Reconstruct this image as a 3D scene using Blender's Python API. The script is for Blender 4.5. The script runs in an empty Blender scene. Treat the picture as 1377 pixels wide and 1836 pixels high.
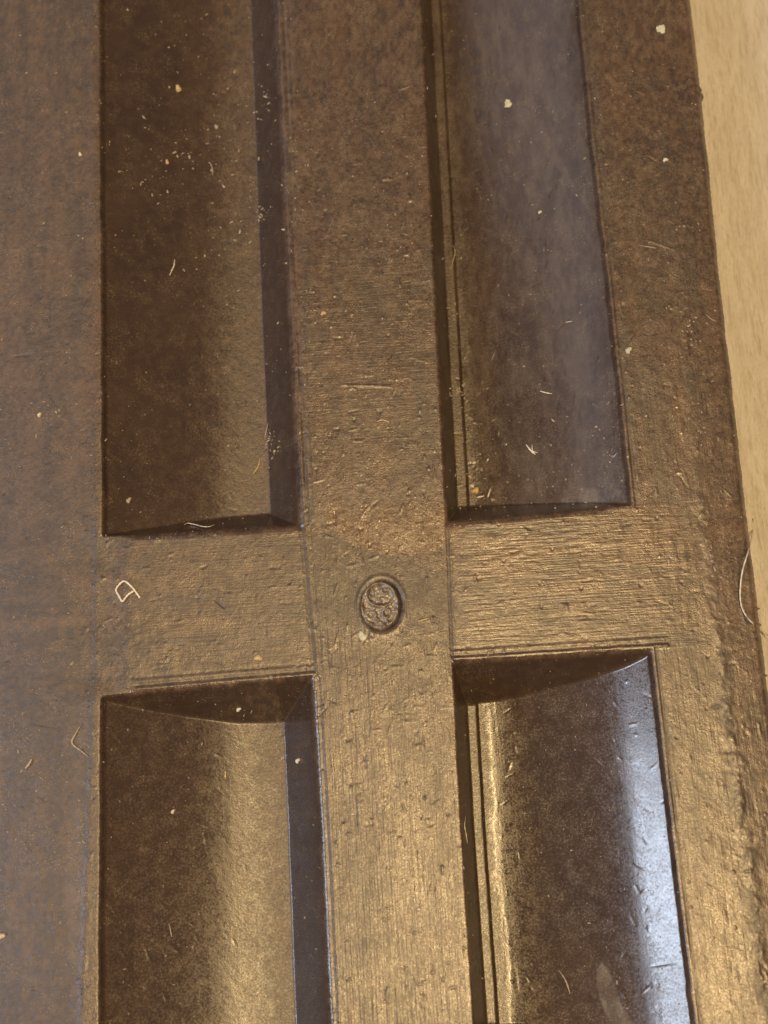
import bpy, math, random
import numpy as np
from mathutils import Vector, Matrix

MM = 0.001
scene = bpy.context.scene
coll = scene.collection
random.seed(7)
rng = np.random.RandomState(11)

# ------------------------------------------------------------------ camera
TILT, ROLL, DIST, F = math.radians(14.0), math.radians(-3.68), 80.0, 2000.0
fw = np.array([0, math.sin(TILT), -math.cos(TILT)])
r0 = np.array([1.0, 0, 0]); u0 = np.array([0, math.cos(TILT), math.sin(TILT)])
cr = math.cos(ROLL) * r0 + math.sin(ROLL) * u0
cu = -math.sin(ROLL) * r0 + math.cos(ROLL) * u0
cpos = -fw * DIST                                     # mm; the view centre hits the origin
cam_d = bpy.data.cameras.new('camera')
cam = bpy.data.objects.new('camera', cam_d); coll.objects.link(cam)
M = Matrix(((cr[0], cu[0], -fw[0], cpos[0] * MM), (cr[1], cu[1], -fw[1], cpos[1] * MM),
            (cr[2], cu[2], -fw[2], cpos[2] * MM), (0, 0, 0, 1)))
cam.matrix_world = M
cam_d.sensor_fit = 'VERTICAL'; cam_d.sensor_height = 36.0; cam_d.lens = 36.0 * F / 1836.0
cam_d.clip_start = 0.002; cam_d.clip_end = 20.0
cam_d.dof.use_dof = True; cam_d.dof.focus_distance = DIST * MM; cam_d.dof.aperture_fstop = 45.0
scene.camera = cam

# ------------------------------------------------------------------ light
world = bpy.data.worlds.new('World'); scene.world = world; world.use_nodes = True
bg = world.node_tree.nodes['Background']
bg.inputs['Color'].default_value = (0.98, 0.88, 0.84, 1); bg.inputs['Strength'].default_value = 0.12

def area(name, direction, dist, size, size_y, power, color):
    l = bpy.data.lights.new(name, 'AREA'); l.shape = 'RECTANGLE'
    l.size = size; l.size_y = size_y; l.energy = power; l.color = color
    o = bpy.data.objects.new(name, l); coll.objects.link(o)
    d = Vector(direction).normalized()
    o.location = d * dist
    o.rotation_euler = d.to_track_quat('Z', 'Y').to_euler()
    return o
area('warm_ceiling_lamp', (0.13, -0.20, 0.97), 1.2, 0.20, 0.78, 20.0, (1.0, 0.695, 0.32))
area('cool_window', (-0.83, -0.12, 0.55), 1.5, 0.36, 0.70, 13.0, (0.72, 0.83, 1.0))
area('cool_far_window', (-0.56, 0.56, 0.60), 1.7, 1.3, 0.9, 2.3, (0.88, 0.91, 1.0))

scene.view_settings.view_transform = 'Standard'; scene.view_settings.look = 'None'
scene.view_settings.exposure = 0.0; scene.view_settings.gamma = 1.0
scene.view_settings.use_curve_mapping = False

# ------------------------------------------------------------------ helpers
def unproj(px, py, z=0.0):
    px = np.asarray(px, float); py = np.asarray(py, float); z = np.asarray(z, float)
    dx = (px - 688.5) / F; dy = -(py - 918.0) / F
    d = [fw[i] + dx * cr[i] + dy * cu[i] for i in range(3)]
    t = (z - cpos[2]) / d[2]
    return cpos[0] + t * d[0], cpos[1] + t * d[1]

def project(x, y, z):
    v = [x - cpos[0], y - cpos[1], z - cpos[2]]
    w = v[0] * fw[0] + v[1] * fw[1] + v[2] * fw[2]
    return (688.5 + F * (v[0] * cr[0] + v[1] * cr[1] + v[2] * cr[2]) / w,
            918.0 - F * (v[0] * cu[0] + v[1] * cu[1] + v[2] * cu[2]) / w)

def vnoise(x, y, seed):
    """smooth value noise in -1..1"""
    r = np.random.RandomState(seed); T = r.uniform(-1, 1, (256, 256))
    xi = np.floor(x).astype(int); yi = np.floor(y).astype(int)
    fx = x - xi; fy = y - yi
    fx = fx * fx * (3 - 2 * fx); fy = fy * fy * (3 - 2 * fy)
    a = T[yi % 256, xi % 256]; b = T[yi % 256, (xi + 1) % 256]
    c = T[(yi + 1) % 256, xi % 256]; d = T[(yi + 1) % 256, (xi + 1) % 256]
    return (a * (1 - fx) + b * fx) * (1 - fy) + (c * (1 - fx) + d * fx) * fy

def fbm(x, y, seed, oct=4, gain=0.55):
    s = 0; amp = 1; tot = 0
    for k in range(oct):
        s = s + amp * vnoise(x * 2 ** k + 13.7 * k, y * 2 ** k + 7.1 * k, seed + k); tot += amp; amp *= gain
    return s / tot

def sstep(e0, e1, x):
    t = np.clip((x - e0) / (e1 - e0), 0, 1); return t * t * (3 - 2 * t)

def smin(a, b, k):
    h = np.clip(0.5 + 0.5 * (b - a) / k, 0, 1)
    return b * (1 - h) + a * h - k * h * (1 - h)

def smax(a, b, k): return -smin(-a, -b, k)

def bump(x, c, w): return np.exp(-((x - c) / w) ** 2)

def tag(o, label=None, cat=None, group=None, kind=None):
    if label: o['label'] = label
    if cat: o['category'] = cat
    if group: o['group'] = group
    if kind: o['kind'] = kind
    return o

def mesh_obj(name, verts, faces, mat, parent=None, normals=None, attrs=None, smooth=True):
    me = bpy.data.meshes.new(name)
    verts = np.asarray(verts, float) * MM
    me.from_pydata(verts.tolist(), [], faces if isinstance(faces, list) else faces.tolist())
    if smooth: me.polygons.foreach_set('use_smooth', [True] * len(me.polygons))
    if attrs:
        for k, v in attrs.items():
            at = me.attributes.new(k, 'FLOAT', 'POINT'); at.data.foreach_set('value', np.asarray(v, np.float32))
    me.update()
    if normals is not None: me.normals_split_custom_set_from_vertices(normals.tolist())
    me.materials.append(mat)
    o = bpy.data.objects.new(name, me); coll.objects.link(o)
    if parent: o.parent = parent
    return o

# ------------------------------------------------------------------ materials
class NT:
    def __init__(s, name):
        s.m = bpy.data.materials.new(name); s.m.use_nodes = True
        s.t = s.m.node_tree; s.b = s.t.nodes['Principled BSDF']
    def n(s, typ, **kw):
        nd = s.t.nodes.new(typ)
        for k, v in kw.items(): setattr(nd, k, v)
        return nd
    def l(s, a, b): s.t.links.new(a, b)
    def coords(s, sc=(1000, 1000, 1000), rot=0):
        tc = s.n('ShaderNodeTexCoord'); mp = s.n('ShaderNodeMapping')
        mp.inputs['Scale'].default_value = sc; mp.inputs['Rotation'].default_value = (0, 0, rot)
        s.l(tc.outputs['Object'], mp.inputs['Vector']); return mp.outputs['Vector']
    def noise(s, vec, scale, detail=4, rough=0.55, dist=0.0):
        nd = s.n('ShaderNodeTexNoise'); nd.inputs['Scale'].default_value = scale
        nd.inputs['Detail'].default_value = detail; nd.inputs['Roughness'].default_value = rough
        nd.inputs['Distortion'].default_value = dist
        s.l(vec, nd.inputs['Vector']); return nd.outputs['Fac']
    def ramp(s, fac, stops):
        r = s.n('ShaderNodeValToRGB'); e = r.color_ramp.elements
        while len(e) < len(stops): e.new(0.5)
        for i, (p, c) in enumerate(stops):
            e[i].position = p; e[i].color = (c, c, c, 1) if isinstance(c, (int, float)) else tuple(c) + (1,)
        s.l(fac, r.inputs['Fac']); return r.outputs['Color']
    def math(s, op, a, b=None, c=None):
        nd = s.n('ShaderNodeMath', operation=op)
        for i, v in enumerate((a, b, c)):
            if v is None: continue
            if isinstance(v, (int, float)): nd.inputs[i].default_value = v
            else: s.l(v, nd.inputs[i])
        return nd.outputs[0]
    def mix(s, fac, a, b):
        nd = s.n('ShaderNodeMix', data_type='RGBA')
        for i, v in ((0, fac), (6, a), (7, b)):
            if isinstance(v, (int, float)): nd.inputs[i].default_value = v
            elif isinstance(v, tuple): nd.inputs[i].default_value = v + (1,)
            else: s.l(v, nd.inputs[i])
        return nd.outputs[2]
    def attr(s, name):
        nd = s.n('ShaderNodeAttribute'); nd.attribute_name = name; return nd.outputs['Fac']
    def bump(s, h, dist, strength=1.0, prev=None):
        nd = s.n('ShaderNodeBump'); nd.inputs['Distance'].default_value = dist; nd.inputs['Strength'].default_value = strength
        s.l(h, nd.inputs['Height'])
        if prev is not None: s.l(prev, nd.inputs['Normal'])
        return nd.outputs['Normal']

def brown_plastic():
    s = NT('worn_brown_plastic'); v = s.coords()
    big = s.noise(v, 0.16, 5, 0.6); mid = s.noise(v, 1.1, 5, 0.62, 0.4); fine = s.noise(v, 7.0, 3, 0.6)
    grit = s.noise(v, 12.0, 2, 0.5)
    amp = s.attr('grain'); wear_sheen = s.attr('wear_sheen'); polish = s.attr('polish'); film = s.attr('film'); dirt = s.attr('dirt')
    col = s.mix(s.ramp(big, [(0.3, 0.0), (0.7, 1.0)]), (0.033, 0.0205, 0.0170), (0.048, 0.0295, 0.0215))
    col = s.mix(s.math('MULTIPLY', s.ramp(mid, [(0.42, 0.0), (0.72, 1.0)]), 0.3), col, (0.082, 0.052, 0.031))
    col = s.mix(s.math('MULTIPLY', s.ramp(fine, [(0.36, 1.0), (0.5, 0.0)]), s.math('MULTIPLY', amp, 0.75)), col, (0.018, 0.011, 0.008))
    col = s.mix(wear_sheen, col, (0.165, 0.095, 0.052))
    # pale dust film and specks caught in the surface
    spk = s.ramp(grit, [(0.60, 0.0), (0.70, 1.0)])
    patch = s.ramp(s.noise(v, 0.55, 4, 0.6), [(0.45, 0.0), (0.65, 1.0)])
    f2 = s.math('MULTIPLY', s.math('MULTIPLY', spk, patch), 0.85)
    col = s.mix(f2, col, (0.26, 0.21, 0.155))
    col = s.mix(film, col, (0.22, 0.19, 0.165))
    col = s.mix(dirt, col, (0.016, 0.013, 0.011))
    s.l(col, s.b.inputs['Base Color'])
    r = s.math('MULTIPLY_ADD', mid, 0.26, 0.29)
    r = s.math('SUBTRACT', r, s.math('MULTIPLY', polish, 0.24))
    r = s.math('ADD', r, s.math('MULTIPLY', dirt, 0.25))
    r = s.math('ADD', r, s.math('MULTIPLY', s.math('SUBTRACT', fine, 0.5), 0.6))
    s.l(r, s.b.inputs['Roughness'])
    s.b.inputs['IOR'].default_value = 1.52; s.b.inputs['Specular IOR Level'].default_value = 0.75
    amp = s.attr('grain')
    h = s.math('ADD', s.math('MULTIPLY', fine, 0.6), s.math('MULTIPLY', grit, 0.5))
    h = s.math('MULTIPLY', h, amp)
    m2 = s.noise(v, 2.6, 3, 0.6, 0.3)
    nn = s.bump(s.math('MULTIPLY', m2, amp), 0.00002, 1.0)
    nn = s.bump(h, 0.000032, 1.0, nn)
    vs = s.coords((8000, 260, 1000)); hs = s.coords((420, 7000, 1000))
    nn = s.bump(s.math('MULTIPLY', s.noise(vs, 1.0, 2), s.attr('brush_v')), 0.000034, 1.0, nn)
    nn = s.bump(s.math('MULTIPLY', s.noise(hs, 1.0, 2), s.attr('brush_h')), 0.000034, 1.0, nn)
    s.l(nn, s.b.inputs['Normal'])
    return s.m

def simple(name, col, rough=0.6, noise=0.3, scale=3.0, sub=0.0):
    s = NT(name); v = s.coords()
    n = s.noise(v, scale, 3)
    c2 = tuple(c * (1 - noise) for c in col)
    s.l(s.mix(s.ramp(n, [(0.35, 0.0), (0.65, 1.0)]), c2, tuple(col)), s.b.inputs['Base Color'])
    s.b.inputs['Roughness'].default_value = rough
    return s.m

def table_mat():
    s = NT('pale_wood_grain'); v = s.coords((1000, 110, 1000), math.radians(-3))
    g = s.noise(v, 0.9, 5, 0.65, 0.3); g2 = s.noise(v, 4.5, 3, 0.6)
    big = s.noise(s.coords(), 0.05, 3)
    col = s.mix(s.ramp(g, [(0.3, 0.0), (0.7, 1.0)]), (0.38, 0.34, 0.305), (0.49, 0.465, 0.44))
    col = s.mix(s.math('MULTIPLY', s.ramp(g2, [(0.32, 1.0), (0.5, 0.0)]), 0.5), col, (0.27, 0.225, 0.15))
    col = s.mix(s.math('MULTIPLY', big, 0.3), col, (0.41, 0.36, 0.28))
    s.l(col, s.b.inputs['Base Color']); s.b.inputs['Roughness'].default_value = 0.6
    s.l(s.bump(g2, 0.00022, 1.0), s.b.inputs['Normal'])
    return s.m

MAT = brown_plastic()
M_TABLE = table_mat()
M_FIB = simple('pale_lint', (0.62, 0.58, 0.52), 0.6, 0.15)
M_FIBD = simple('dull_lint', (0.36, 0.31, 0.26), 0.7, 0.2)
M_HAIR = simple('clear_grey_hair', (0.50, 0.47, 0.43), 0.3, 0.1)
M_CRUMB = simple('straw_crumb', (0.55, 0.40, 0.22), 0.6, 0.3)
M_PAINT = simple('pale_green_grey_paint', (0.46, 0.46, 0.38), 0.6, 0.3, 6.0)
M_DUST = simple('grey_dust', (0.36, 0.31, 0.26), 0.8, 0.4, 0.5)
M_BLACK = simple('black_grit', (0.02, 0.018, 0.016), 0.6, 0.3)

# ------------------------------------------------------------------ panel layout (source pixels on the top plane)
Ys = np.array([-400, 0, 250, 500, 750, 940, 1200, 1500, 1836, 2250.])
def line(pts):
    py = np.array([p[0] for p in pts], float); px = np.array([p[1] for p in pts], float)
    s0 = (px[1] - px[0]) / (py[1] - py[0]); s1 = (px[-1] - px[-2]) / (py[-1] - py[-2])
    return lambda y: np.where(y < py[0], px[0] + (y - py[0]) * s0, np.where(y > py[-1], px[-1] + (y - py[-1]) * s1, np.interp(y, py, px)))
cols = [
    line([(0, -140), (1836, -220)]),                                   # 0 left side of panel
    line([(0, 179), (940, 184), (1245, 181), (1836, 177)]),           # 1 outer rim of left trays
    line([(0, 230), (940, 230), (1245, 232), (1836, 228)]),           # 2 shoulder
    line([(0, 492), (500, 514), (940, 536), (1215, 560), (1500, 576), (1836, 592)]),   # 3 inner rim left
    line([(0, 757), (500, 781), (935, 803), (1185, 812), (1500, 828), (1836, 850)]),   # 4 inner rim right
    line([(0, 1037), (250, 1061), (500, 1090), (905, 1132), (1165, 1168), (1500, 1206), (1836, 1247)]),  # 5 outer rim right
    line([(0, 1160), (290, 1195), (560, 1225), (870, 1258), (1130, 1285), (1370, 1320), (1836, 1385)]),  # 6 grimy shoulder
    line([(0, 1245), (250, 1273), (500, 1298), (750, 1327), (920, 1347), (1170, 1377), (1836, 1462)]),   # 7 right side
]
def row(pts):
    x = [p[0] for p in pts]; y = [p[1] for p in pts]
    return lambda p: np.interp(p, x, y)
rows = [
    row([(0, -230), (1377, -300)]), row([(0, -130), (1377, -200)]),
    row([(188, 962), (530, 942), (803, 936), (1133, 905), (1370, 890)]),
    row([(188, 1247), (556, 1215), (812, 1187), (1168, 1165), (1377, 1150)]),
    row([(0, 1990), (1377, 1910)]), row([(0, 2120), (1377, 2040)]),
]
# ideal millimetre coordinates measured along the cross bar / centre stile
ax = np.array([unproj(float(c(1070.0)), 1070.0)[0] for c in cols]).astype(float)
by = np.array([unproj(680.0, float(r(680.0)))[1] for r in rows]).astype(float)       # decreasing

def seg(lo, hi, step): return np.linspace(lo, hi, max(2, int(round(abs(hi - lo) / step)) + 1))
def multi(pts, steps):
    out = [np.array([pts[0]])]
    for i, st in enumerate(steps): out.append(seg(pts[i], pts[i + 1], st)[1:])
    return np.concatenate(out)
ST = 0.082
xl_in = -28.6
A = multi([ax[0], xl_in, ax[1], ax[3], ax[4], ax[5], ax[7]], [0.5, 0.12, ST, ST, ST, ST])
B = multi([by[0], by[1], 36.5, by[2], by[3], -34.5, by[4], by[5]], [0.5, 0.35, ST, ST, ST, 0.35, 0.5])
AA, BB = np.meshgrid(A, B)
PX = np.interp(AA, ax, [float(c(1070.0)) for c in cols]); PY = np.zeros_like(PX)
for it in range(5):
    ry = np.stack([r(PX) for r in rows])                      # rows x grid
    PY = np.zeros_like(PX)
    for j in range(5):
        m = (BB <= by[j]) & (BB >= by[j + 1])
        t = (by[j] - BB) / (by[j] - by[j + 1])
        PY = np.where(m, ry[j] * (1 - t) + ry[j + 1] * t, PY)
    cx = np.stack([c(PY) for c in cols]); PX = np.zeros_like(PX)
    for j in range(7):
        m = (AA >= ax[j]) & (AA <= ax[j + 1])
        t = (AA - ax[j]) / (ax[j + 1] - ax[j])
        PX = np.where(m, cx[j] * (1 - t) + cx[j + 1] * t, PX)
# slight waviness of hand-worn rims
X, Y = unproj(PX, PY)
wob = 0.05 * fbm(Y * 0.6, X * 0.15, 3) + 0.025 * fbm(Y * 2.5, X * 0.3, 5)
wob2 = 0.05 * fbm(X * 0.6, Y * 0.15, 8)

# ---- heights
def tray(side, upper):
    lo, hi = (ax[1], ax[3]) if side == 'l' else (ax[4], ax[5])
    b1, b0 = (by[1], by[2]) if upper else (by[3], by[4])
    q0 = (AA - lo if side == 'l' else hi - AA); q = q0 + wob           # from outer rim
    n = (hi - AA if side == 'l' else AA - lo) + wob * 0.6     # from inner rim
    t = b1 - BB + wob2; bt = BB - b0 + wob2
    D = 4.2
    W = hi - lo
    if side == 'l': p, step, win = 1.55, 0.45, 2.5
    else: p, step, win = 2.1, 0.30, 1.9
    fl = step + (D - step) * (1 - (1 - np.clip(q0 / (W - win + 0.3), 0, 1)) ** p)
    if side == 'l':
        qs = np.linspace(0, 13, 400); ws = W - win
        sl = 0.91 * np.interp(qs, [0, 4, 7.2, 9.4, ws], [0.57, 0.50, 0.39, 0.17, 0.04]); sl = np.convolve(np.pad(sl, 35, 'edge'), np.ones(71) / 71, 'valid')
        dd = np.concatenate([[0], np.cumsum((sl[1:] + sl[:-1]) * 0.5 * (qs[1] - qs[0]))])
        fl = step + np.interp(np.clip(q0, 0, ws), qs, dd)
    if side == 'r':                                           # narrow gutter along the inner wall
        qs = np.linspace(0, 13, 400); ws = W - win
        sl = np.interp(qs, [0, 1, 2.6, 4.6, 8, ws - 0.9, ws], [0.80, 0.68, 0.47, 0.35, 0.26, 0.12, 0.02]); sl = np.convolve(np.pad(sl, 20, 'edge'), np.ones(41) / 41, 'valid')
        dd = np.concatenate([[0], np.cumsum((sl[1:] + sl[:-1]) * 0.5 * (qs[1] - qs[0]))])
        fl = step + np.interp(np.clip(q0, 0, ws), qs, dd)
        g = 1.75 if not upper else 1.9
        fl = fl + 0.22 * (1 - sstep(g - 0.06, g + 0.06, n))
    kin = (D + 0.3) / win if side == 'l' else (D + 0.3) / 1.0
    w_in = n * kin
    out = q * 3.0
    kt = 1.9 if not upper else 2.0; kb = 1.9
    ed = smin(t * kt, bt * kb, 0.2)
    d = smin(fl, out, 0.12)
    d = smin(d, w_in, 0.12 if side == 'l' else 0.2)
    d = smin(d, ed, 0.25)
    r = 0.95 if upper else 0.22
    if upper:
        rr = np.where(q < 1.0, 0.12, 0.2 + 0.75 * sstep(1.0, 3.0, q))
    else:
        rr = 0.16 + (0.5 if side == 'l' else 0.1) * sstep(0.5, 4, q) * (1 - sstep(1.2, 2.6, n if side == 'l' else -n))
        rr = np.where(t < 0.9, np.minimum(rr, 0.28), rr)
    return smax(d, np.zeros_like(d), rr), d
Zdep = np.zeros_like(X); REG = np.zeros(X.shape, int)
k = 1
for side in 'lr':
    for up in (True, False):
        dep, raw = tray(side, up)
        raw_in = raw > -0.25
        Zdep = np.maximum(Zdep, dep)
        # membership used to cut the mesh into parts (cells, index rect in ideal coords)
        REG[(raw > -0.02)] = k; k += 1
Z = -Zdep
inside = sstep(0.05, 0.5, Zdep)

# shoulders falling away left and right
shp = np.interp(PY, [0, 900, 1200, 1400, 1836], [166, 172, 172, 163, 146])
sh = AA + (shp - PX) * 0.04 + 0.12 * fbm(Y * 0.8, X * 0.2, 41)
u = np.clip(sh - AA, 0, None)
Zs = -(0.10 * np.clip(u, 0, 0.4) + 0.085 * u + 0.0055 * u ** 2)
uR = np.clip(AA - (ax[6] - 0.1), 0, None)
Zr = -(0.035 * uR + 0.012 * uR ** 2 + 0.9 * np.clip(uR - (ax[7] - ax[6] - 0.62), 0, None) ** 2 / 0.6)
vv_ = np.clip((230 + 4 * vnoise(Y * 0.9, Y * 0 + 2, 43) - PX) * 0.04, 0, None)
tabm = sstep(by[2] + 0.9, by[2] - 1.4, BB) * sstep(by[3] - 0.5, by[3] + 1.2, BB)
Zs = Zs - tabm * 0.11 * vv_ * np.exp(-(vv_ / 3.0) ** 2)
Z = smin(Zs, Z, 0.05) + Zr
# broad unevenness of the flats
flat = 1 - inside
Z += (0.05 * fbm(X * 0.09, Y * 0.09, 21, 3)) + 0.012 * fbm(X * 0.5, Y * 0.5, 22, 3) * flat
# rim line and fine mouldings parallel to the tray edges
inL = (AA > ax[2]) & (AA < ax[3] + 0.3); inR = (AA > ax[4] - 0.1) & (AA < ax[5] + 1.3)
for (msk, c) in ((inL, 0), (inR, 0)):
    e = BB - by[3]
    fade = msk * sstep(0, 0.6, np.minimum(AA - ax[2], 99)) if c == 0 else msk
    Z += fade * (0.075 * bump(e, 0.24, 0.10) - 0.04 * bump(e, 0.50, 0.07) + 0.03 * bump(e, 0.74, 0.09) - 0.02 * bump(e, 1.0, 0.08))
# side mouldings beside the left trays' inner rim
n = AA - ax[3]; lr = 1 - ((BB < by[2] - 0.3) & (BB > by[3] + 0.2))
Z += lr * np.clip(0.55 + fbm(Y * 0.3, X * 0.1, 313, 3), 0.1, 1) * (-0.10 * bump(n, 0.62, 0.07) + 0.05 * bump(n, 0.28, 0.14) - 0.045 * bump(n, 0.95, 0.06)) * (BB > by[2]) 
Z += lr * (-0.05 * bump(n, 0.45, 0.08)) * (BB < by[3])
nr = AA - ax[5]; mo = np.clip(0.5 + 1.1 * fbm(Y * 0.25, X * 0.1, 311, 3), 0.05, 1)
Z += lr * mo * (-0.07 * bump(nr, 0.35, 0.09) + 0.05 * bump(nr, 0.16, 0.06))
# seams where the stile crosses the bar
xb = ((BB < by[2]) & (BB > by[3])).astype(float)
Z += xb * (-0.05 * bump(AA, ax[4] - 0.05, 0.06) + 0.03 * bump(AA, ax[4] + 0.1, 0.07))
Z += xb * (-0.035 * bump(AA, ax[3] + 0.15, 0.10) + 0.02 * bump(AA, ax[3] + 0.45, 0.08) - 0.02 * bump(AA, ax[3] + 0.7, 0.06))
# step of the stile above the bar on the left margin
# brushed tool marks
stile = sstep(ax[3] + 0.2, ax[3] + 0.9, AA) * (1 - sstep(ax[4] - 0.5, ax[4], AA))
low = 1 - sstep(-14, 6, Y)
brV = fbm(X * 4.6 + 0.4 * vnoise(X * 0.3, Y * 0.3, 9), Y * 0.22, 31, 3, 0.7)
brH = fbm(X * 0.75, Y * 3.6 + 0.6 * vnoise(X * 0.5, Y * 0.5, 12), 33, 3, 0.7)
barR = xb * sstep(ax[4], ax[4] + 1.5, AA) * (1 - sstep(ax[6] - 5, ax[6] + 1.0, AA + 2 * vnoise(X * 0.2, Y * 0.9, 231)))
barL = xb * (AA > ax[2]) * (AA < ax[3])
midS = stile * bump(Y, 13, 9)
pt = np.clip(fbm(X * 0.35, Y * 0.3, 51, 3) * 1.6 + 0.5, 0.1, 1)
trR = ((AA > ax[4] + 1.5) & (AA < ax[5])) * inside
Z += 0.034 * brV * (stile * (0.25 + 0.75 * low) * pt + 0.07 * trR * low + 0.25 * flat * (AA > ax[5]))
Z += 0.020 * brH * (barR * (0.35 + 0.9 * sstep(-16, 0, 0 * X) ) * pt + 0.4 * barL * pt + 0.55 * midS * pt)
# pits, dents and raised crumbs
pit = vnoise(X * 1.7, Y * 1.7, 61); Z += -0.05 * sstep(0.86, 1.0, pit) * flat
nub = vnoise(X * 2.6 + 5, Y * 2.0, 63); Z += 0.05 * sstep(0.84, 1.0, nub) * flat
leftsh = (AA < ax[2]).astype(float)
Z += 0.006 * fbm(X * 3.2, Y * 3.2, 66, 2) * (flat * 0.8 + 0.12 * inside)
grime = bump(AA, ax[6] + 0.2 * vnoise(Y * 0.4, X * 0.1, 77), 0.45)
Z += grime * (0.25 + 0.75 * sstep(5, -25, Y)) * (0.05 + 0.09 * fbm(X * 2.3, Y * 1.6, 71, 3))
cornr = sstep(-8, -30, Y) * sstep(ax[5], ax[6], AA)
Z += cornr * 0.045 * fbm(X * 1.4, Y * 1.0, 73, 4)

def at_px(x, y, rx, ry=None, ang=0.0, soft=0.35):
    """soft blob mask around a pixel"""
    ry = ry or rx
    ca, sa = math.cos(ang), math.sin(ang)
    dx = PX - x; dy = PY - y
    e = np.sqrt(((dx * ca + dy * sa) / rx) ** 2 + ((-dx * sa + dy * ca) / ry) ** 2)
    return 1 - sstep(1 - soft, 1 + soft, e)
# short nicks and scratches, each with its own length and direction
SCR = [(55, 1520, 105, 1700, 0.05), (30, 1500, 62, 1545, 0.03), (385, 1075, 403, 1090, -0.10), (1160, 430, 1210, 448, 0.04), (610, 690, 700, 693, 0.06), (625, 690, 640, 700, 0.05)]
def scratch(x0, y0, x1, y1, h, w=0.06):
    a0, b0 = unproj(x0, y0); a1, b1 = unproj(x1, y1)
    a0, b0, a1, b1 = map(float, (a0, b0, a1, b1))
    jj0 = np.searchsorted(A, min(a0, a1) - 3.5); jj1 = np.searchsorted(A, max(a0, a1) + 3.5)
    ii0 = np.searchsorted(-B, -(max(b0, b1) + 2.0)); ii1 = np.searchsorted(-B, -(min(b0, b1) - 2.0))
    sl_ = (slice(max(0, ii0), ii1), slice(max(0, jj0), jj1))
    xx, yy = X[sl_], Y[sl_]
    if xx.size == 0: return
    L2 = (a1 - a0) ** 2 + (b1 - b0) ** 2
    t = np.clip(((xx - a0) * (a1 - a0) + (yy - b0) * (b1 - b0)) / L2, 0, 1)
    d = np.hypot(xx - a0 - t * (a1 - a0), yy - b0 - t * (b1 - b0))
    Z[sl_] += h * np.exp(-(d / w) ** 2) * (0.3 + 0.7 * np.sin(np.pi * t) ** 0.5)
for sc_ in SCR: scratch(*sc_)
for i in range(1300):
    cx_, cy_ = random.uniform(0, 1370), random.uniform(0, 1836)
    L_ = random.uniform(4, 22) * (2.2 if random.random() < 0.08 else 1)
    if 560 < cx_ < 830: an = random.choice([math.pi / 2, 0]) + random.gauss(0, 0.3)
    elif 930 < cy_ < 1200: an = random.gauss(0, 0.25)
    else: an = random.gauss(math.pi / 2, 0.7)
    dx_, dy_ = math.cos(an) * L_ / 2, math.sin(an) * L_ / 2
    hh_ = random.choice([1, 1, -1]) * random.uniform(0.012, 0.045)
    if (cx_ > 850 and cy_ > 1170) or (180 < cx_ < 480 and not 940 < cy_ < 1230): hh_ *= 0.5
    scratch(cx_ - dx_, cy_ - dy_, cx_ + dx_, cy_ + dy_, hh_, 0.055)
# the seat of the stamp: an oval socket
SX, SY = 684, 1086
bl_s = fbm(X * 1.6, Y * 1.6, 301, 3)
e = np.sqrt(((PX - SX) / 39.0) ** 2 + ((PY - SY) / 47.0) ** 2)
Z += -(0.14 + 0.20 * sstep(-25, 30, PX - SX)) * (1 - sstep(0.82, 1.02, e + 0.03 * bl_s)) + 0.04 * bump(e, 1.12, 0.08)

# nicks on the right side
edge_n = 0.06 * fbm(Y * 0.5, Y * 0 + 3, 91, 3) + 0.035 * fbm(Y * 5, Y * 0 + 3, 95, 3) + 0.22 * sstep(0.72, 1.0, vnoise(Y * 3.4, Y * 0 + 8, 93)) * sstep(0.1, 0.5, vnoise(Y * 0.3, Y * 0 + 8, 97))
X = X + edge_n * sstep(ax[7] - 1.0, ax[7], AA)

# ---- wear / polish / film / dirt attributes (stains with their own shapes, plus painted gold sheen)
bl = fbm(X * 0.28, Y * 0.28, 101, 5, 0.6); bl2 = fbm(X * 1.3, Y * 1.0, 103, 4, 0.65)
xs = fbm(X * 0.9, Y * 0.12, 203, 4, 0.7); xh = fbm(X * 0.15, Y * 1.1, 205, 4, 0.7)
rub = np.where(xb > 0, xh, xs)
hf = fbm(X * 3.6, Y * 3.6, 221, 2, 0.8)
wear_sheen = np.clip(0.20 + 0.12 * bl + 0.22 * bl2 + 0.35 * rub + 0.35 * hf, 0, 1) * flat * 0.7
arc = np.hypot((PX - 715) / 1.25, (PY - 880))                # rubbed half round above the stamp
arcm = 1.0 * (1 - sstep(112, 120, arc + 6 * bl2)) * sstep(870, 960, PY) * flat
wear_sheen = wear_sheen + 0.38 * arcm
wear_sheen += 0.20 * barR * sstep(-0.1, 0.6, brH + bl) 
sheen_lowr = sstep(10, -30, Y) * sstep(-8, 12, X)
wear_sheen += 0.20 * sheen_lowr * flat * np.clip(0.6 + bl + bl2, 0, 1)  # lamp's gold sheen painted into the colour of the lower right flats
wear_sheen -= 0.22 * at_px(685, 1075, 125, 70, 0, 0.5)
rim = np.exp(-((Zdep - 0.12) / 0.12) ** 2) * (Zdep > 0.01)
e3 = BB - by[3]
polish = np.clip(0.30 + 0.25 * bl + 0.35 * rub + 0.3 * bl2 - 0.95 * sstep(-0.2, 2.5, u), -0.8, 1) * flat + 0.45 * arcm - 0.35 * at_px(690, 1075, 130, 65, 0, 0.4) - 0.25 * sstep(ax[3] + 2, ax[3] - 4, AA) * flat + 0.7 * bump(e3, 0.08, 0.16) * (inL | inR) * flat + 0.6 * rim * flat + inside * (0.72 + 0.1 * ((AA > ax[4]) * (BB < by[3])))
film = np.clip(0.05 + 0.22 * bl2 + 0.15 * hf, 0, 1) * flat * 0.5 * (AA > ax[1])
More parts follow.
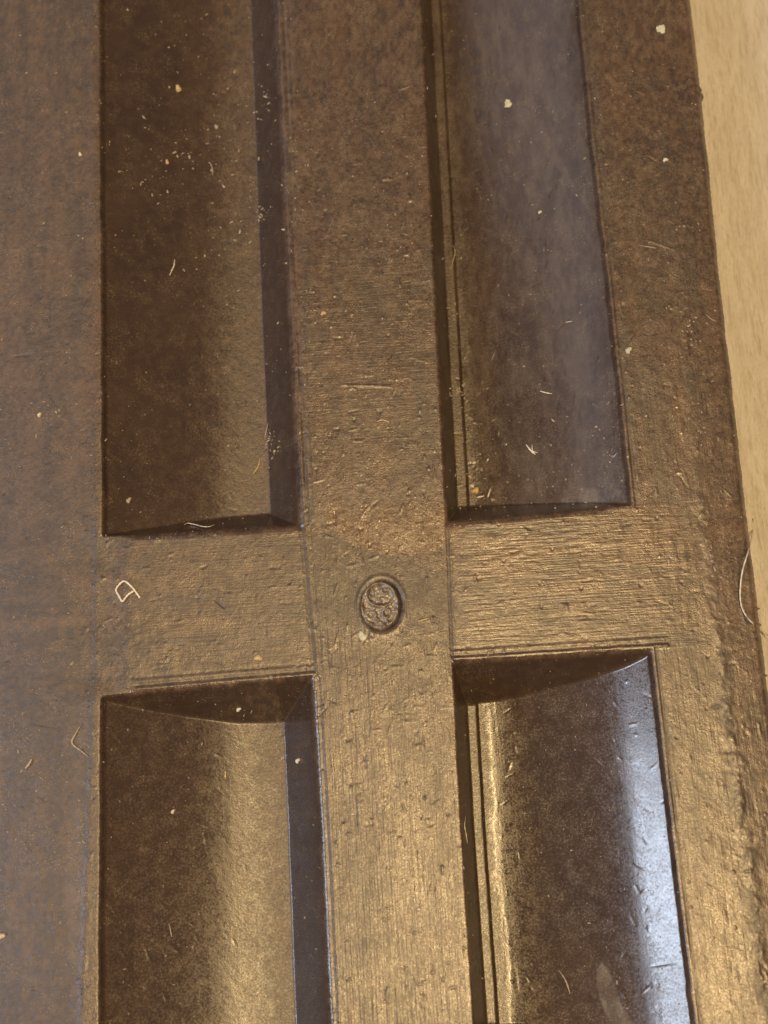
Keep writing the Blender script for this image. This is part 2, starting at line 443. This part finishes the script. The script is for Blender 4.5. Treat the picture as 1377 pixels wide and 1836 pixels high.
film += 0.14 * sstep(0.1, 0.9, fbm(X * 1.5, Y * 0.45, 113, 5, 0.75) + 0.45) * inside * (AA > ax[4]) * (BB > by[2])
pcx = np.interp(PY, [1690, 1740, 1780, 1820, 1860], [1088, 1093, 1100, 1112, 1135]); pcw = np.interp(PY, [1738, 1752, 1780, 1836], [0, 10, 15, 19])
film += 0.42 * (1 - sstep(-1.5, 2.5, np.abs(PX - pcx) - pcw + 3 * bl2)) * (PY > 1738) * np.clip(0.75 + bl2, 0.3, 1)
film += 0.25 * at_px(1060, 880, 90, 22, -0.1, 0.8) * np.clip(0.4 + bl2 * 2, 0, 1)
film = np.clip(film, 0, 0.7)
dirt = np.clip(grime * (0.45 + 0.55 * sstep(5, -25, Y)) * (0.25 + 1.6 * fbm(X * 1.5, Y * 0.8, 121, 4)), 0, 1) * 0.75
dirt += 0.8 * at_px(1284, 1267, 11, 6, 0.1, 0.5)
dirt += 0.65 * at_px(1352, 1650, 26, 60, -0.2, 0.9) * np.clip(0.5 + 1.5 * bl2, 0, 1)
dirt += 0.55 * at_px(1350, 1770, 14, 90, 0.12, 0.9) * np.clip(0.6 + 1.5 * bl2, 0, 1)
dirt += 0.35 * at_px(1020, 95, 40, 50, 0.0, 0.9) * np.clip(0.4 + 2 * bl2, 0, 1)
for (a0, a1, kk) in ((ax[3] + 0.15, 0.12, 0.35), (ax[4] - 0.03, 0.07, 0.5)):
    dirt += kk * xb * bump(AA, a0, a1)
dirt += lr * 0.5 * bump(nr, 0.38, 0.12)
dirt += 0.25 * bump(e, 0.97, 0.05)
dirt = np.clip(dirt, 0, 1)
grain = np.clip(0.75 + 0.5 * bl2 + 0.3 * leftsh, 0.2, 1.4) * (1 - 0.80 * inside) 
# the flat of the left trays is matt next to the inner wall
tl = (AA > ax[1]) & (AA < ax[3] - 2.5); matt = tl * inside * sstep(ax[1] + 4.5, ax[1] + 12.2, AA + 1.1 * bl2 + 0.5 * fbm(X * 3, Y * 0.4, 211, 3))
gut = 0.8 * inside * (AA > ax[4]) * (1 - sstep(ax[4] + 1.9, ax[4] + 3.0, AA + 0.6 * bl2 + 0.5 * fbm(X * 3, Y * 0.4, 215, 3)))
polish = np.clip(polish - 0.75 * gut, -0.6, 1); grain = grain + 1.0 * gut
grain = grain + 0.8 * matt; wear_sheen = wear_sheen + matt * np.clip(0.04 + 0.2 * bl2 + 0.35 * hf, 0, 1); polish = np.clip(polish - 1.1 * matt, -0.9, 1); Z += matt * 0.010 * fbm(X * 4.5, Y * 4.5, 131, 2)

# ---- normals from the surface
def grad(f):
    return np.gradient(f, axis=1), np.gradient(f, axis=0)
xu, xv = grad(X); yu, yv = grad(Y); zu, zv = grad(Z)
N = np.stack([yu * zv - zu * yv, zu * xv - xu * zv, xu * yv - yu * xv], -1)
N *= np.sign(N[..., 2:3]); N /= np.linalg.norm(N, axis=-1, keepdims=True)

R, Cn = X.shape
idx = np.arange(R * Cn).reshape(R, Cn)
quads = np.stack([idx[1:, :-1], idx[1:, 1:], idx[:-1, 1:], idx[:-1, :-1]], -1).reshape(-1, 4)
cell = np.zeros((R - 1, Cn - 1), int)
m4 = np.stack([REG[1:, :-1], REG[1:, 1:], REG[:-1, 1:], REG[:-1, :-1]])
cell = m4.max(0).reshape(-1)
P = np.stack([X, Y, Z], -1).reshape(-1, 3); Nf = N.reshape(-1, 3)
att = {'wear_sheen': np.clip(wear_sheen, 0, 1).ravel(), 'polish': np.clip(polish, -0.9, 1).ravel(), 'film': film.ravel(), 'dirt': dirt.ravel(), 'grain': grain.ravel(),
       'brush_v': np.clip(stile * (0.35 + 0.65 * low) + 0.07 * trR + 0.4 * flat * (AA > ax[5]) * (1 - xb), 0, 1).ravel(), 'brush_h': np.clip(barR + 0.5 * barL + 0.6 * midS, 0, 1).ravel()}

panel = bpy.data.objects.new('moulded_panel', None); coll.objects.link(panel)
panel.location = (0, 0, -7.0 * MM)
tag(panel, 'worn dark brown moulded plastic panel with four sunken trays around a cross of flat bars', 'panel')

def submesh(name, sel, extra_v=None, extra_f=None, **kw):
    q = quads[sel]; used, inv = np.unique(q, return_inverse=True)
    v = P[used]; nn = Nf[used]; f = inv.reshape(-1, 4)
    at = {k: a[used] for k, a in att.items()}
    if extra_v is not None:
        base = len(v); v = np.vstack([v, extra_v[0]]); nn = np.vstack([nn, extra_v[1]])
        for k in at: at[k] = np.concatenate([at[k], np.full(len(extra_v[0]), 0.3 if k == 'grain' else 0.0)])
        f = np.vstack([f, extra_f + base])
    v = v - np.array([0, 0, -7.0])
    return mesh_obj(name, v, f, MAT, panel, nn, at)
# skirt: sides and underside belong to the frame
bi = np.concatenate([idx[0, :], idx[1:, -1], idx[-1, -2::-1], idx[-2:0:-1, 0]])
top = P[bi]; botv = top.copy(); botv[:, 2] = -6.95
cen = top.mean(0)
mid = top.copy(); 
outn = np.zeros_like(top); tang = np.roll(top, -1, 0) - np.roll(top, 1, 0)
outn[:, 0] = tang[:, 1]; outn[:, 1] = -tang[:, 0]
outn[:, :2] /= np.linalg.norm(outn[:, :2], axis=1, keepdims=True) + 1e-9
sg = np.sign(((top - cen)[:, :2] * outn[:, :2]).sum(1)); outn *= np.where(sg == 0, 1, sg)[:, None]
nb = len(bi); i0 = np.arange(nb); i1 = (i0 + 1) % nb
sk = np.stack([i0, i1, i1 + nb, i0 + nb], -1)
ev = np.vstack([top, botv]); en = np.vstack([outn, outn])
frame = submesh('frame', cell == 0, (ev, en), sk)
for kk in (1, 2, 3, 4): submesh('sunken_tray', cell == kk)
bq = mesh_obj('underside', [[*botv[0, :2], 0.05], [*botv[Cn - 1, :2], 0.05], [*botv[Cn + R - 2, :2], 0.05], [*botv[2 * Cn + R - 3, :2], 0.05]], [[0, 1, 2, 3]], MAT, panel, smooth=False)

# ---- visible-surface lookup: height per pixel of the photograph frame
zmap = np.full((1000, 760), -7.0); ppx, ppy = project(P[:, 0], P[:, 1], P[:, 2])
ii = ((ppy + 20) / 2).astype(int); jj = ((ppx + 20) / 2).astype(int)
ok = (ii >= 0) & (ii < 1000) & (jj >= 0) & (jj < 760)
o = np.argsort(P[ok, 2]); zmap[ii[ok][o], jj[ok][o]] = P[ok, 2][o]
def zat(px, py):
    i = int(np.clip((py + 20) / 2, 0, 999)); j = int(np.clip((px + 20) / 2, 0, 759))
    w = zmap[max(0, i - 1):i + 2, max(0, j - 1):j + 2]
    return float(w.max())
def pt3(px, py, lift=0.03):
    z = zat(px, py) + lift; x, y = unproj(px, py, z); return np.array([float(x), float(y), z])

# ------------------------------------------------------------------ stamp (part of the panel)
def stamp():
    n1, n2 = 90, 108
    u = np.linspace(-1.08, 1.08, n1); v = np.linspace(-1.08, 1.08, n2); U, V = np.meshgrid(u, v)
    px = SX - 3 + U * 36.5; py = SY + V * 44.5
    r = np.hypot(U, V)
    h = -0.24 + 0.24 * (1 - sstep(0.90, 1.06, r))
    dpx = px - (SX - 2); dpy = py - (SY - 20)
    c1 = np.hypot(dpx / 25.0, dpy / 21.0)
    h += 0.12 * bump(r, 0.88, 0.09)
    h += 0.13 * bump(c1, 1.0, 0.13)
    c2 = np.hypot(px - 692, (py - 1099) * 0.9)
    h += 0.10 * bump(c2, 7.0, 2.0)
    c3 = np.hypot(px - 666, py - 1102); h += 0.08 * bump(c3, 8.0, 2.4) * (py > 1096)
    h += 0.09 * bump(px - (668 + (py - 1060) * 0.2), 0, 2.4) * (np.abs(py - 1062) < 9)
    h += 0.09 * bump(np.hypot(px - 690, py - 1058), 6, 2) + 0.06 * bump(py - (1072 + 0.02 * (px - 684) ** 2), 0, 2.0) * (np.abs(px - 684) < 10)
    h += 0.055 * fbm(px / 4.5, py / 4.5, 151, 3) * (r < 1)
    h += 0.10 * sstep(0.1, 0.6, fbm(px / 6, py / 6, 155, 2)) * (V > 0.35)
    x, y = unproj(px, py, -0.05)
    z = zat(SX + 60, SY) + 0.0 - 0.10 + h
    sel = r < 1.07
    ids = -np.ones(U.shape, int); ids[sel] = np.arange(sel.sum())
    q = np.stack([ids[1:, :-1], ids[1:, 1:], ids[:-1, 1:], ids[:-1, :-1]], -1).reshape(-1, 4)
    q = q[(q >= 0).all(1)]
    vv = np.stack([x[sel], y[sel], z[sel] + 7.0], -1)
    cnt = sel.sum(); rr = rng.rand(cnt)
    hh = h[sel]
    at = {'wear_sheen': np.clip(0.12 + hh * 0.9, 0, 0.4), 'polish': np.full(cnt, 0.35), 'film': np.clip(0.42 + 0.6 * fbm(x[sel] * 3, y[sel] * 3, 160, 2), 0.05, 0.6), 'dirt': np.clip(0.12 - hh * 2.0, 0, 0.6), 'grain': np.full(cnt, 0.7)}
    q = q[:, ::-1] if False else q
    ob = mesh_obj('oval_stamp', vv, q, MAT, panel, None, at)
    ob['label'] = 'small greyish oval mark with a ring and worn relief pressed into the crossing of the bars'
stamp()

# ------------------------------------------------------------------ table
tw = 0.6
me = mesh_obj('table_top', [[-300, -300, -7.0], [300, -300, -7.0], [300, 300, -7.0], [-300, 300, -7.0],
                            [-300, -300, -25.0], [300, -300, -25.0], [300, 300, -25.0], [-300, 300, -25.0]],
              [[0, 1, 2, 3], [7, 6, 5, 4], [0, 4, 5, 1], [1, 5, 6, 2], [2, 6, 7, 3], [3, 7, 4, 0]], M_TABLE, smooth=False)
tag(me, kind='structure')

# ------------------------------------------------------------------ fibres, crumbs, flakes
def catmull(pts, n=8):
    p = [pts[0]] + list(pts) + [pts[-1]]; out = []
    for i in range(1, len(p) - 2):
        for k in range(n):
            t = k / n
            out.append(0.5 * ((2 * p[i]) + (-p[i - 1] + p[i + 1]) * t + (2 * p[i - 1] - 5 * p[i] + 4 * p[i + 1] - p[i + 2]) * t * t + (-p[i - 1] + 3 * p[i] - 3 * p[i + 1] + p[i + 2]) * t ** 3))
    out.append(p[-2]); return np.array(out)

def tube(name, pix, rad, mat, label, cat='fibre', lifts=None, group=None, n=8, flatten=0.7, taper=True):
    pts = [pt3(a, b, rad + (lifts[i] if lifts else 0.0)) for i, (a, b) in enumerate(pix)]
    c = catmull(pts, n); m = len(c); V = []; Fc = []
    for i in range(m):
        t = c[min(i + 1, m - 1)] - c[max(i - 1, 0)]; t /= np.linalg.norm(t) + 1e-9
        s = np.cross(t, [0, 0, 1]); s /= np.linalg.norm(s) + 1e-9; w = np.cross(s, t)
        rr = rad * (1 + 0.18 * math.sin(i * 1.3) + 0.1 * random.uniform(-1, 1))
        if taper: rr *= 0.35 + 0.65 * min(1, 3.0 * min(i, m - 1 - i) / m + 0.02)
        for k in range(6):
            a = k * math.pi / 3
            V.append(c[i] + s * math.cos(a) * rr + w * math.sin(a) * rr * flatten)
    for i in range(m - 1):
        for k in range(6):
            Fc.append([i * 6 + k, i * 6 + (k + 1) % 6, (i + 1) * 6 + (k + 1) % 6, (i + 1) * 6 + k])
    Fc.append([5, 4, 3, 2, 1, 0]); Fc.append([(m - 1) * 6 + k for k in range(6)])
    V = np.array(V); org = V.mean(0)
    ob = mesh_obj(name, V - org, Fc, mat); ob.location = tuple(org * MM)
    tag(ob, label, cat, group); return ob

tube('fibre', [(251, 1072), (244, 1062), (235, 1051), (223, 1042), (213, 1049), (208, 1058), (213, 1068), (219, 1078), (224, 1073), (230, 1066), (239, 1060)], 0.075, M_FIB,
     'thick pale looped fibre with a yellow bend, left of the stamp', lifts=[.02, .1, .25, .2, .05, .02, .1, .02, .02, .05, .1], taper=False)
tube('fibre', [(143, 1303), (136, 1315), (129, 1329), (133, 1337), (144, 1345), (157, 1356)], 0.06, M_FIBD, 'dull hooked fibre bent to a right angle on the left margin')
tube('hair', [(1352, 930), (1349, 957), (1341, 990), (1331, 1025), (1327, 1060), (1329, 1085), (1337, 1103), (1350, 1118), (1366, 1130), (1386, 1146)], 0.055, M_HAIR,
     'long curved grey hair bowing over the right edge of the brown panel', 'hair', lifts=[.1, .5, .5, .35, .15, .1, .15, .3, .9, 1.2], taper=False, n=10)
tube('fibre', [(330, 941), (336, 938), (343, 939), (352, 941), (364, 944), (376, 944), (386, 940)], 0.035, M_FIB, 'thin wavy white fibre at the bottom end of the upper left tray')
tube('fibre', [(375, 290), (379, 297), (381, 306), (381, 314)], 0.04, M_FIBD, 'short curled fibre high in the upper left tray beside a cluster of specks')
tube('fibre', [(313, 465), (312, 476), (308, 485), (304, 494)], 0.045, M_FIB, 'short slanting pale fibre halfway down the upper left tray')
tube('fibre', [(466, 824), (463, 836), (458, 844), (453, 851)], 0.035, M_CRUMB, 'thin straw coloured fibre near the lower right corner of the upper left tray')
tube('fibre', [(480, 760), (477, 775), (474, 786)], 0.03, M_FIBD, 'faint thread on the dark inner wall of the upper left tray')
tube('fibre', [(812, 440), (816, 452), (812, 468), (808, 484)], 0.035, M_FIBD, 'dull curled thread at the inner wall of the upper right tray')
tube('fibre', [(835, 1462), (833, 1480), (836, 1497), (838, 1512)], 0.03, M_FIB, 'fine pale thread in the gutter of the lower right tray')
tube('fibre', [(1002, 1740), (1012, 1754), (1018, 1768), (1022, 1782)], 0.05, M_FIBD, 'short curved pale sliver low in the lower right tray')
tube('fibre', [(404, 1382), (404, 1395)], 0.06, M_CRUMB, 'stubby yellow sliver near the top of the lower left tray')
tube('fibre', [(968, 701), (978, 704), (990, 706)], 0.045, M_FIB, 'short straight white sliver in the middle of the upper right tray')
tube('fibre', [(1014, 578), (1026, 576)], 0.03, M_FIB, 'tiny bright sliver in the upper right tray above the others')
tube('fibre', [(943, 797), (952, 808), (960, 815)], 0.07, M_FIB, 'broad white sliver, left of two crossed ones in the upper right tray')
tube('fibre', [(954, 797), (955, 808), (964, 812)], 0.035, M_FIB, 'slim white sliver, right of two crossed ones in the upper right tray')
tube('fibre', [(1145, 440), (1165, 443), (1176, 445)], 0.035, M_FIBD, 'level pale sliver on the flat right of the upper right tray')
tube('fibre', [(676, 756), (686, 753), (698, 757)], 0.05, M_CRUMB, 'cream coloured sliver lying on the centre bar above the stamp')
tube('fibre', [(748, 1114), (760, 1111), (770, 1108)], 0.05, M_CRUMB, 'cream coloured sliver just right of the stamp')
tube('fibre', [(1265, 563), (1275, 572), (1284, 576)], 0.03, M_FIBD, 'faint curved thread near the right edge of the panel')
tube('fibre', [(604, 1620 - 0), (607, 1650)], 0.001, M_FIBD, 'x', 'x') if False else None
tube('fibre', [(45, 1378), (52, 1370), (57, 1361)], 0.09, M_FIBD, 'blunt dull sliver on the left margin below the hooked fibre')
tube('fibre', [(303, 1655), (306, 1670), (308, 1680)], 0.035, M_FIBD, 'small upright thread low in the lower left tray')

def blob(name, px, py, rpx, mat, label, cat, group=None, fl=0.35, ang=0.0, asp=1.0):
    V = []; Fc = []; nr_, ns = 5, 9
    c = pt3(px, py, 0.0); r = rpx * 0.04
    sd = random.random() * 50
    ca, sa = math.cos(ang), math.sin(ang)
    for i in range(nr_):
        th = math.pi * 0.5 * i / nr_
        for k in range(ns):
            ph = 2 * math.pi * k / ns
            w = 1 + 0.28 * math.sin(ph * 2 + sd) + 0.18 * math.sin(ph * 3 + sd * 2) + random.uniform(-.1, .1)
            x = math.cos(th) * math.cos(ph) * r * w * asp; y = math.cos(th) * math.sin(ph) * r * w
            V.append([x * ca - y * sa, x * sa + y * ca, math.sin(th) * r * 2 * fl * random.uniform(.85, 1.1)])
    V.append([0, 0, r * 2 * fl])
    for i in range(nr_ - 1):
        for k in range(ns): Fc.append([i * ns + k, i * ns + (k + 1) % ns, (i + 1) * ns + (k + 1) % ns, (i + 1) * ns + k])
    for k in range(ns): Fc.append([(nr_ - 1) * ns + k, (nr_ - 1) * ns + (k + 1) % ns, nr_ * ns])
    Fc.append([k for k in range(ns - 1, -1, -1)])
    ob = mesh_obj(name, V, Fc, mat, smooth=False); ob.location = tuple(c * MM)
    tag(ob, label, cat, group); return ob
blob('crumb', 320, 160, 7, M_CRUMB, 'straw coloured crumb in the upper left tray, largest there', 'crumb', fl=0.6)
blob('crumb', 300, 291, 4.5, M_CRUMB, 'small straw crumb in the upper left tray above the slanting fibre', 'crumb', fl=0.6)
blob('paint_fleck', 1185, 52, 8, M_PAINT, 'pale green-grey fleck near the top right of the panel', 'fleck', fl=0.1, ang=1.4, asp=1.6)
blob('paint_fleck', 911, 186, 8, M_PAINT, 'pale fleck with a ragged outline in the upper right tray', 'fleck', fl=0.15, ang=0.5, asp=1.3)
blob('paint_fleck', 650, 1141, 6.5, M_PAINT, 'pale fleck just below the oval stamp', 'fleck', fl=0.15, ang=1.4, asp=1.3)
blob('paint_fleck', 1127, 628, 6, M_PAINT, 'round pale fleck right of the upper right tray rim', 'fleck', fl=0.3)
blob('crumb', 1193, 287, 4.5, M_FIB, 'white crumb on the grimy shoulder near the top right', 'crumb', fl=0.5)
blob('crumb', 3, 1678, 6, M_FIB, 'bright white crumb at the far left edge of the panel', 'crumb', fl=0.6)
blob('crumb', 852, 880, 5.5, M_CRUMB, 'orange crumb in the lower left corner of the upper right tray', 'crumb', fl=0.6, asp=1.5, ang=0.9)
blob('crumb', 846, 872, 4, M_FIB, 'white crumb beside the orange one in the upper right tray corner', 'crumb', fl=0.6)
blob('crumb', 842, 855, 3.4, M_CRUMB, 'small tan crumb just above the corner crumbs of the upper right tray', 'crumb', fl=0.6)
blob('crumb', 850, 830, 3.4, M_FIB, 'whitish crumb in the gutter of the upper right tray', 'crumb', fl=0.6)
blob('crumb', 71, 744, 4, M_FIB, 'lone white crumb on the left margin beside the upper left tray', 'crumb', fl=0.6)
blob('crumb', 144, 277, 4, M_FIB, 'round white crumb on the left margin near the top', 'crumb', fl=0.6)
blob('crumb', 534, 1364, 4.5, M_FIB, 'white crumb on the dark inner wall of the lower left tray', 'crumb', fl=0.6)
blob('crumb', 231, 897, 5, M_FIBD, 'dull crumb in the lower left of the upper left tray', 'crumb', fl=0.5)
blob('crumb', 926, 1178, 4.5, M_CRUMB, 'x', 'crumb') if False else None
blob('crumb', 463, 1180, 6, M_CRUMB, 'yellow crumb on the cross bar just above the lower left tray', 'crumb', fl=0.4)
blob('crumb', 428, 1272, 4, M_FIB, 'white crumb on the top end wall of the lower left tray', 'crumb', fl=0.5)
blob('crumb', 310, 1455, 3.5, M_FIB, 'small white crumb in the middle of the lower left tray', 'crumb', fl=0.6)
blob('crumb', 388, 228, 4.5, M_FIBD, 'pale crumb near the inner wall of the upper left tray', 'crumb', fl=0.5)
blob('crumb', 968, 381, 3.5, M_FIB, 'tiny bright crumb high in the upper right tray', 'crumb', fl=0.6)
blob('crumb', 580, 562, 4.5, M_CRUMB, 'cream crumb on the centre bar beside the upper left tray', 'crumb', fl=0.5)

# loose dust no one could count
def dust():
    V = []; Fc = []
    def add(px, py, r, el=1.0, ang=0.0):
        c = pt3(px, py, 0.0); b = len(V); ns = 5; ca, sa = math.cos(ang), math.sin(ang)
        for k in range(ns):
            ph = 2 * math.pi * k / ns; w = random.uniform(.7, 1.25)
            x = math.cos(ph) * r * w * el; y = math.sin(ph) * r * w
            V.append([c[0] + x * ca - y * sa, c[1] + x * sa + y * ca, c[2] - 0.01])
        V.append([c[0] + random.uniform(-.3, .3) * r, c[1], c[2] + r * random.uniform(.5, 1.0)])
        for k in range(ns): Fc.append([b + k, b + (k + 1) % ns, b + ns])
    for i in range(4200):
        px = random.uniform(-10, 1385); py = random.uniform(-10, 1846)
        if px > 1235 + py * 0.117: continue
        s = random.random() ** 3
        add(px, py, 0.015 + 0.045 * s, random.choice([1, 1, 1.6, 2.6]), random.uniform(0, 6.3))
    clusters = [(300, 290, 45, 26), (330, 90, 60, 16), (380, 260, 60, 18), (400, 450, 50, 26), (430, 880, 40, 20), (470, 190, 20, 20), (485, 800, 14, 26), (850, 860, 26, 26),
                (828, 700, 14, 34), (812, 560, 10, 20), (1000, 880, 90, 30), (900, 860, 70, 20), (1080, 800, 50, 16), (470, 380, 10, 18), (420, 330, 60, 20), (90, 1420, 90, 24),
                (1240, 760, 16, 30), (1270, 1000, 20, 20), (1240, 600, 16, 20), (1300, 1250, 40, 20), (700, 1470, 70, 20), (150, 1150, 70, 20), (540, 340, 40, 18), (240, 300, 50, 20)]
    for (x, y, s, n) in clusters:
        for i in range(n):
            px = random.gauss(x, s * 0.6); py = random.gauss(y, s * 1.1)
            if px > 1235 + py * 0.117: continue
            add(px, py, 0.03 + 0.065 * random.random() ** 2, random.choice([1, 1.4, 2.4]), random.uniform(0, 6.3))
    ob = mesh_obj('dust', V, Fc, M_DUST, smooth=False)
    tag(ob, 'scattered pale dust and grit over the brown panel', 'dust', kind='stuff')
dust()
